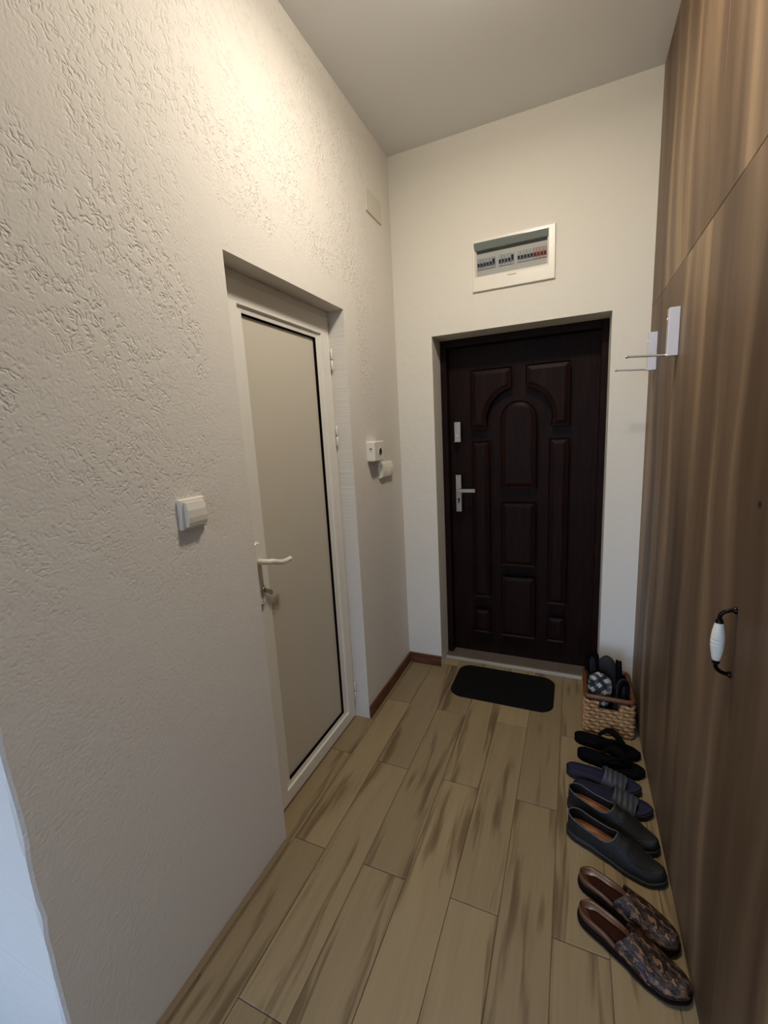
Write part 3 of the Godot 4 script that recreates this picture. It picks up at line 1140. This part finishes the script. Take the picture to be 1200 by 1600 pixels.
func build_basket() -> void:
	var at := Vector3(1.168, 0.0005, 0.228)
	var o := thing("wicker_basket", "woven wicker basket holding slippers beside the wardrobe", "basket", at)
	var hx := 0.103
	var hz := 0.134
	var s := st()
	# dark inner box
	for q in [[Vector3(-hx, 0.004, hz - 0.012), Vector3(hx, 0.125, hz - 0.008)], [Vector3(-hx, 0.125, hz - 0.012), Vector3(-0.045, 0.19, hz - 0.008)], [Vector3(0.045, 0.125, hz - 0.012), Vector3(hx, 0.19, hz - 0.008)], [Vector3(-hx, 0.004, -hz + 0.008), Vector3(hx, 0.19, -hz + 0.012)], [Vector3(-hx + 0.008, 0.004, -hz + 0.01), Vector3(-hx + 0.012, 0.19, hz - 0.01)], [Vector3(hx - 0.012, 0.004, -hz + 0.01), Vector3(hx - 0.008, 0.19, hz - 0.01)], [Vector3(-hx, 0.002, -hz), Vector3(hx, 0.008, hz)]]:
		bx(s, q[0], q[1], 0)
	commit("liner", s, M.basket_in, o)
	for r in 9:
		s = st()
		var y := 0.011 + r * 0.0192
		var open := r >= 7
		var p := basket_path(y, hx, hz, 0.0036, PI * (r % 2), 132, open)
		if open:
			# start the strand after the grip hole so that it is one run
			var cut := 0
			for i in p.size() - 1:
				if p[i].distance_to(p[i + 1]) > 0.03:
					cut = i + 1
			p = p.slice(cut) + p.slice(0, cut)
		tube(s, p, 0.0105, 8, not open, 0.95)
		commit("weave_row", s, M.wicker, o)
	s = st()
	var loop := []
	for q in rrect(-hx, -hz, hx, hz, 0.018, 4):
		loop.append(Vector3(q.x, 0.192, q.y))
	tube(s, loop, 0.0118, 10, true)
	commit("rim", s, M.rim, o)
	s = st()
	tube(s, [Vector3(-0.045, 0.186, hz), Vector3(-0.045, 0.138, hz + 0.002), Vector3(-0.040, 0.134, hz + 0.002), Vector3(0.040, 0.134, hz + 0.002), Vector3(0.045, 0.138, hz + 0.002), Vector3(0.045, 0.186, hz)], 0.0055, 8)
	commit("grip_edge", s, M.rim, o)

	# slippers standing in the basket: heel point, heel-to-toe direction, upper side
	var list := [
		[Vector3(1.116, 0.014, 0.285), Vector3(0.07, 1.0, -0.09), Vector3(-0.10, 0.1, 1.0), "check", "black and white checked slipper standing in the wicker basket", 0.268, 1.16],
		[Vector3(1.092, 0.318, 0.128), Vector3(0.12, -1.0, 0.02), Vector3(0.15, 0, 1.0), "olive", "dark olive slipper standing behind the checked one in the basket", 0.280, 0.95],
		[Vector3(1.160, 0.330, 0.205), Vector3(0.10, -1.0, 0.10), Vector3(0.1, 0, -1.0), "charcoal", "charcoal slipper standing sole outwards beside the checked slipper", 0.285, 1.0],
		[Vector3(1.205, 0.308, 0.185), Vector3(0.06, -1.0, 0.02), Vector3(1.0, 0, 0.15), "black", "black slipper standing edge-on in the middle of the basket", 0.275, 0.90],
		[Vector3(1.233, 0.262, 0.275), Vector3(-0.03, -1.0, 0.08), Vector3(0.25, 0, 1.0), "charcoal", "dark slipper leaning at the wardrobe side of the basket", 0.235, 0.75]]
	for q in list:
		var t := thing("slipper", q[4], "slipper", q[0], 0.0, "slippers standing in the basket")
		var ex: Vector3 = q[1].normalized()
		var ey: Vector3 = (q[2] - ex * q[2].dot(ex)).normalized()
		t.basis = Basis(ex, ey, ex.cross(ey))
		t.position = q[0]
		var vm: Material = {"check": M.check, "olive": M.olive, "charcoal": M.charcoal, "black": M.black_foam}[q[3]]
		make_mule(t, q[5], q[6], vm, M.charcoal if q[3] == "charcoal" else M.black_rubber, M.olive if q[3] == "olive" or q[3] == "check" else M.charcoal, M.black_foam, 0.014, 0.042)

# ==================================================================== footwear
func half_width(u: float, side: float) -> float:
	var tin := [[0.0, 0.032], [0.25, 0.033], [0.45, 0.034], [0.70, 0.044], [0.85, 0.044], [1.0, 0.040]]
	var tout := [[0.0, 0.033], [0.25, 0.036], [0.45, 0.041], [0.70, 0.050], [0.85, 0.047], [1.0, 0.036]]
	var t: Array = tin if side * mirror < 0.0 else tout
	var w := 0.0
	for i in t.size() - 1:
		if u >= t[i][0] and u <= t[i + 1][0]:
			w = lerpf(t[i][1], t[i + 1][1], smoothstep(0.0, 1.0, (u - t[i][0]) / (t[i + 1][0] - t[i][0])))
	if u < 0.13:
		w *= sqrt(maxf(0.0, 1.0 - pow((0.13 - u) / 0.13, 2.0)))
	if u > 0.78:
		w *= pow(maxf(0.0, 1.0 - pow((u - 0.78) / 0.22, 2.3)), 0.5)
	return w

func stations(n: int, a := 0.0, b := 1.0) -> Array:
	var out := []
	for i in n + 1:
		out.append(lerpf(a, b, 0.5 - 0.5 * cos(PI * i / n)))
	return out

# A solid sole: yb(u), yt(u) bottom and top heights; the top sinks by dip inside a lip.
func sole(s: SurfaceTool, L: float, k: float, yb: Callable, yt: Callable, dip: float, lip: float, grow := 0.0, bulge := 0.002) -> void:
	var rows := []
	for u in stations(34):
		var row := PackedVector3Array()
		var x: float = u * (L + 2 * grow) - grow
		var wl: float = half_width(u, -1) * k + grow * minf(1.0, half_width(u, -1) / 0.015)
		var wr: float = half_width(u, 1) * k + grow * minf(1.0, half_width(u, 1) / 0.015)
		var f := minf(1.0, wl / 0.02)
		var b: float = yb.call(u)
		var t: float = yt.call(u)
		var m := (b + t) * 0.5
		var dd := dip * f
		row.append(Vector3(x, b, -wl * 0.95))
		row.append(Vector3(x, m, -wl - bulge * f))
		row.append(Vector3(x, t - 0.002, -wl))
		row.append(Vector3(x, t, -wl + 0.003 * f))
		row.append(Vector3(x, t - dd * 0.15, -wl + lip * 0.6 * f))
		row.append(Vector3(x, t - dd, -wl + lip * 1.2 * f))
		row.append(Vector3(x, t - dd, wr - lip * 1.2 * f))
		row.append(Vector3(x, t - dd * 0.15, wr - lip * 0.6 * f))
		row.append(Vector3(x, t, wr - 0.003 * f))
		row.append(Vector3(x, t - 0.002, wr))
		row.append(Vector3(x, m, wr + bulge * f))
		row.append(Vector3(x, b, wr * 0.95))
		rows.append(row)
	loft(s, rows, true, 1)

# A thin pad following the footbed.
func pad(s: SurfaceTool, L: float, k: float, y: Callable, shrink: float, a := 0.0, b := 1.0) -> void:
	var rows := []
	for u in stations(26, a, b):
		var row := PackedVector3Array()
		var uu: float = u
		var x: float = shrink + uu * (L - 2.0 * shrink)
		var wl: float = maxf(half_width(uu, -1) * k - shrink * minf(1.0, half_width(uu, -1) / 0.02), 0.0)
		var wr: float = maxf(half_width(uu, 1) * k - shrink * minf(1.0, half_width(uu, 1) / 0.02), 0.0)
		var yy: float = y.call(uu)
		for q in [[-wl, -0.002], [-wl, 0.0], [-wl * 0.5, -0.0005], [wr * 0.5, -0.0005], [wr, 0.0], [wr, -0.002]]:
			row.append(Vector3(x, yy + q[1], q[0]))
		rows.append(row)
	loft(s, rows, true, 1)

# An arched upper between u0(theta) and u1; H(u) gives its crown height above ys(u).
func vamp(s: SurfaceTool, L: float, k: float, ys: Callable, Hf: Callable, u0: Callable, u1: Callable, th := 0.0025, grow := 0.0015, nu := 22, nt := 22, rib: Callable = no_uv) -> void:
	var skins := []
	for inner in 2:
		var rows := []
		var t: float = th * inner
		for j in nt + 1:
			var an := PI * j / nt
			var a: float = u0.call(an)
			var b: float = u1.call(an)
			var row := PackedVector3Array()
			for i in nu + 1:
				var v: float = sin(PI * 0.5 * i / nu)
				var u := lerpf(a, b, v)
				var w := half_width(u, -1.0 if cos(an) > 0 else 1.0) * k + grow * minf(1.0, half_width(u, 1) / 0.012)
				var hh: float = Hf.call(u) * minf(1.0, half_width(u, 1) * k / 0.022)
				var rb: float = rib.call(u, an) if rib.is_valid() else 0.0
				w = maxf(w - t, 0.0)
				hh = maxf(hh - t, 0.0) + rb
				row.append(Vector3(u * L, ys.call(u) + hh * pow(sin(an), 0.72), -w * cos(an)))
			rows.append(row)
		skins.append(rows)
	loft(s, skins[0], false, 1, Vector3.UP)
	loft(s, skins[1], false, 2, Vector3.DOWN)
	# close the rear and front edges between the two skins
	for e in [0, nu]:
		var ra := PackedVector3Array()
		var rb2 := PackedVector3Array()
		for j in nt + 1:
			ra.append(skins[0][j][e])
			rb2.append(skins[1][j][e])
		loft(s, [ra, rb2], false, 3, Vector3(-1 if e == 0 else 1, 0.2, 0))

# Closed-toe backless slipper.
func make_mule(o: Node3D, L: float, k: float, vm: Material, sm: Material, bm: Material, lipm: Material, thick := 0.024, crown := 0.056, back := 0.0) -> void:
	var s := st()
	var yb := func(u: float) -> float: return 0.010 * smoothstep(0.78, 1.0, u)
	var yt := func(u: float) -> float: return lerpf(thick, thick * 0.62, smoothstep(0.3, 0.75, u)) + 0.007 * smoothstep(0.8, 1.0, u)
	sole(s, L, k, yb, func(u: float) -> float: return yt.call(u) * 0.72, 0.0, 0.012, 0.003)
	commit("sole", s, sm, o)
	s = st()
	sole(s, L, k, func(u: float) -> float: return yt.call(u) * 0.70, func(u: float) -> float: return yt.call(u) + 0.012 * (1.0 - smoothstep(0.25, 0.6, u)), 0.012, 0.016, 0.0, 0.0)
	commit("footbed_lip", s, lipm, o)
	s = st()
	pad(s, L, k, func(u: float) -> float: return yt.call(u) + 0.0035 - 0.0025 * smoothstep(0.3, 0.6, u), 0.0185, 0.0, 0.66)
	commit("footbed", s, bm, o)
	s = st()
	var Hf := func(u: float) -> float: return lerpf(crown, crown * 0.50, smoothstep(0.50, 0.97, u))
	vamp(s, L, k, yt, Hf, func(an: float) -> float: return 0.34 + back + 0.09 * sin(an) * sin(an), func(_an: float) -> float: return 0.995)
	commit("vamp", s, vm, o)

# Slide with one wide band and an open toe.
func make_slide(o: Node3D, L: float, k: float, bandm: Material, sm: Material, bm: Material) -> void:
	var yb := func(u: float) -> float: return 0.008 * smoothstep(0.80, 1.0, u)
	var yt := func(u: float) -> float: return lerpf(0.034, 0.022, smoothstep(0.3, 0.7, u)) + 0.006 * smoothstep(0.82, 1.0, u)
	var s := st()
	sole(s, L, k, yb, yt, 0.004, 0.006, 0.0, 0.001)
	commit("sole", s, sm, o)
	s = st()
	pad(s, L, k, func(u: float) -> float: return yt.call(u) - 0.001, 0.006)
	commit("footbed", s, bm, o)
	s = st()
	var Hf := func(u: float) -> float: return lerpf(0.060, 0.036, smoothstep(0.45, 0.85, u))
	var rb := func(u: float, an: float) -> float: return 0.0035 * sin(u * 95.0) * sin(an)
	vamp(s, L, k, func(u: float) -> float: return yt.call(u) - 0.016, Hf, func(an: float) -> float: return 0.47 + 0.06 * sin(an), func(an: float) -> float: return 0.82 - 0.04 * absf(cos(an)), 0.003, 0.004, 40, 22, rb)
	commit("strap", s, bandm, o)

# Flip-flop: a flat footbed and two thick straps that arch up from its sides and meet near the toe.
func make_flip_flop(o: Node3D, L: float, k: float, sm: Material, bm: Material) -> void:
	var yb := func(u: float) -> float: return 0.006 * smoothstep(0.82, 1.0, u)
	var yt := func(u: float) -> float: return lerpf(0.030, 0.020, smoothstep(0.3, 0.7, u)) + 0.004 * smoothstep(0.85, 1.0, u)
	var s := st()
	sole(s, L, k, yb, yt, 0.003, 0.006, 0.0, 0.001)
	commit("sole", s, sm, o)
	s = st()
	pad(s, L, k, func(u: float) -> float: return yt.call(u) - 0.0005, 0.005)
	commit("footbed", s, bm, o)
	for side in [-1.0, 1.0]:
		s = st()
		var path := []
		var rad := []
		for i in 25:
			var t := i / 24.0
			var u := lerpf(0.36, 0.80, t)
			var e := half_width(u, side) * k
			var z: float = side * lerpf(e - 0.006 + 0.012 * sin(t * PI), 0.0, smoothstep(0.15, 1.0, t))
			var y: float = yt.call(u) - 0.004 + 0.050 * pow(sin(PI * clampf(t * 0.94 + 0.01, 0.0, 1.0)), 0.8)
			path.append(Vector3(u * L, y, z))
			rad.append(lerpf(0.010, 0.016, sin(t * PI)) if t < 0.9 else 0.009)
		tube(s, path, rad, 10, false, 0.42)
		commit("strap", s, sm, o)

# Slip-on loafer.
func make_loafer(o: Node3D, L: float, k: float) -> void:
	var yb := func(u: float) -> float: return 0.006 * smoothstep(0.80, 1.0, u) + 0.004 * smoothstep(0.26, 0.30, u) * (1.0 - smoothstep(0.45, 0.6, u))
	var yt := func(u: float) -> float: return lerpf(0.026, 0.016, smoothstep(0.25, 0.6, u)) + 0.006 * smoothstep(0.85, 1.0, u)
	var s := st()
	sole(s, L, k, yb, yt, 0.0, 0.010, 0.004, 0.0015)
	commit("sole", s, M.loafer_sole, o)
	s = st()
	pad(s, L, k, func(u: float) -> float: return yt.call(u) + 0.014, 0.003, 0.0, 0.7)
	commit("insole", s, M.insole, o)
	var Hf := func(u: float) -> float:
		var a := lerpf(0.112, 0.084, smoothstep(0.0, 0.3, u))
		a = lerpf(a, 0.078, smoothstep(0.35, 0.5, u))
		return lerpf(a, 0.032, smoothstep(0.52, 0.92, u)) + 0.0040 * sin(u * 120.0) * smoothstep(0.5, 0.55, u) * (1.0 - smoothstep(0.68, 0.74, u))
	var throat := 0.53
	var open := func(u: float) -> float:      # how far up the arch each side wall goes
		if u >= throat:
			return PI * 0.5
		return lerpf(0.46, PI * 0.5, 1.0 - pow(1.0 - pow(clampf((u - 0.33) / (throat - 0.33), 0.0, 1.0), 3.0), 0.5))
	var pt := func(u: float, an: float, t: float) -> Vector3:
		var w := maxf(half_width(u, -1.0 if cos(an) > 0 else 1.0) * k + 0.001 - t, 0.0)
		var hh: float = maxf(Hf.call(u) * (minf(1.0, half_width(u, 1) * k / 0.020) if u > 0.5 else 1.0) - t, 0.0)
		return Vector3(u * L + (t if u < 0.3 else -t), yt.call(u) - 0.002 + hh * pow(sin(an), 0.75), -w * cos(an) * (1.0 + 0.10 * sin(an * 2.0) * (1.0 if u < 0.5 else 0.3)))
	s = st()
	var lin := st()
	for side in [0, 1]:
		for t in [0.0, 0.003]:
			var rows := []
			for u in stations(44, 0.0, 1.0):
				var row := PackedVector3Array()
				var lim: float = open.call(u)
				for j in 11:
					var an := lim * j / 10.0
					row.append(pt.call(u, an if side == 0 else PI - an, t))
				rows.append(row)
			var out := Vector3(0, 0.25, -1 if side == 0 else 1)
			loft(s if t == 0.0 else lin, rows, false, 1, out if t == 0.0 else -out)
	commit("upper", s, M.loafer, o)
	commit("lining", lin, M.lining, o)
	s = st()
	var path := []
	var us := stations(22, 0.0, throat)
	for i in us.size():
		var u: float = us[us.size() - 1 - i]
		path.append(pt.call(u, open.call(u), 0.001))
	for i in range(1, us.size()):
		var u: float = us[i]
		path.append(pt.call(u, PI - open.call(u), 0.001))
	path.remove_at(path.size() - 1)
	tube(s, path, 0.0021, 7, true)
	commit("collar_piping", s, M.piping, o)
	# stitched seam round the toe
	s = st()
	path = []
	for i in 25:
		var q := i / 24.0
		var an := lerpf(0.55, PI - 0.55, q)
		var u := 0.60 + 0.33 * pow(maxf(sin((an - 0.55) / (PI - 1.1) * PI), 0.0), 0.55)
		path.append(pt.call(u, an, -0.0006))
	tube(s, path, 0.0013, 6)
	commit("toe_seam", s, M.loafer_sole, o)

func build_shoes() -> void:
	var spots := [
		["brown", 1.032, 1.272, 27.0, 0.296, 1.0, "brown mottled slipper of the nearest pair, the one nearer the viewer"],
		["brown", 1.034, 1.160, 26.5, 0.288, -1.0, "brown mottled slipper of the nearest pair, the one behind"],
		["loafer", 0.995, 0.975, 20.0, 0.318, 1.0, "dark grey leather loafer with a brown insole, nearer of its pair"],
		["loafer", 0.996, 0.850, 22.0, 0.318, -1.0, "dark grey leather loafer half hidden behind its nearer twin"],
		["navy", 1.012, 0.770, 7.5, 0.288, 1.0, "navy slide with a ribbed grey band, touching the grey loafers"],
		["navy", 0.984, 0.676, 6.0, 0.288, -1.0, "navy slide with a ribbed grey band, farther of its pair"],
		["black", 1.030, 0.552, 10.0, 0.272, 1.0, "black flip-flop with thick straps next to the navy slides"],
		["black", 1.018, 0.442, 10.0, 0.280, -1.0, "black flip-flop with thick straps nearest the wicker basket"]]
	for q in spots:
		var k: String = q[0]
		var nm: String = {"brown": "slipper", "loafer": "loafer", "navy": "slide_sandal", "black": "flip_flop"}[k]
		var o := thing(nm, q[6], {"brown": "slipper", "loafer": "shoe", "navy": "sandal", "black": "sandal"}[k], Vector3(q[1], 0.0012, q[2]), -deg_to_rad(q[3]), "pairs of footwear along the wardrobe")
		var L: float = q[4]
		# mirrored feet are built mirrored, not scaled
		mirror = q[5]
		match k:
			"brown": make_mule(o, L, 1.04, M.camo, M.clog_sole, M.clog_bed, M.clog_lip, 0.030, 0.050, 0.07)
			"loafer": make_loafer(o, L, 1.04)
			"navy": make_slide(o, L, 1.05, M.grey_strap, M.navy_sole, M.navy_foam)
			"black": make_flip_flop(o, L, 1.02, M.black_rubber, M.black_foam)
	mirror = 1.0
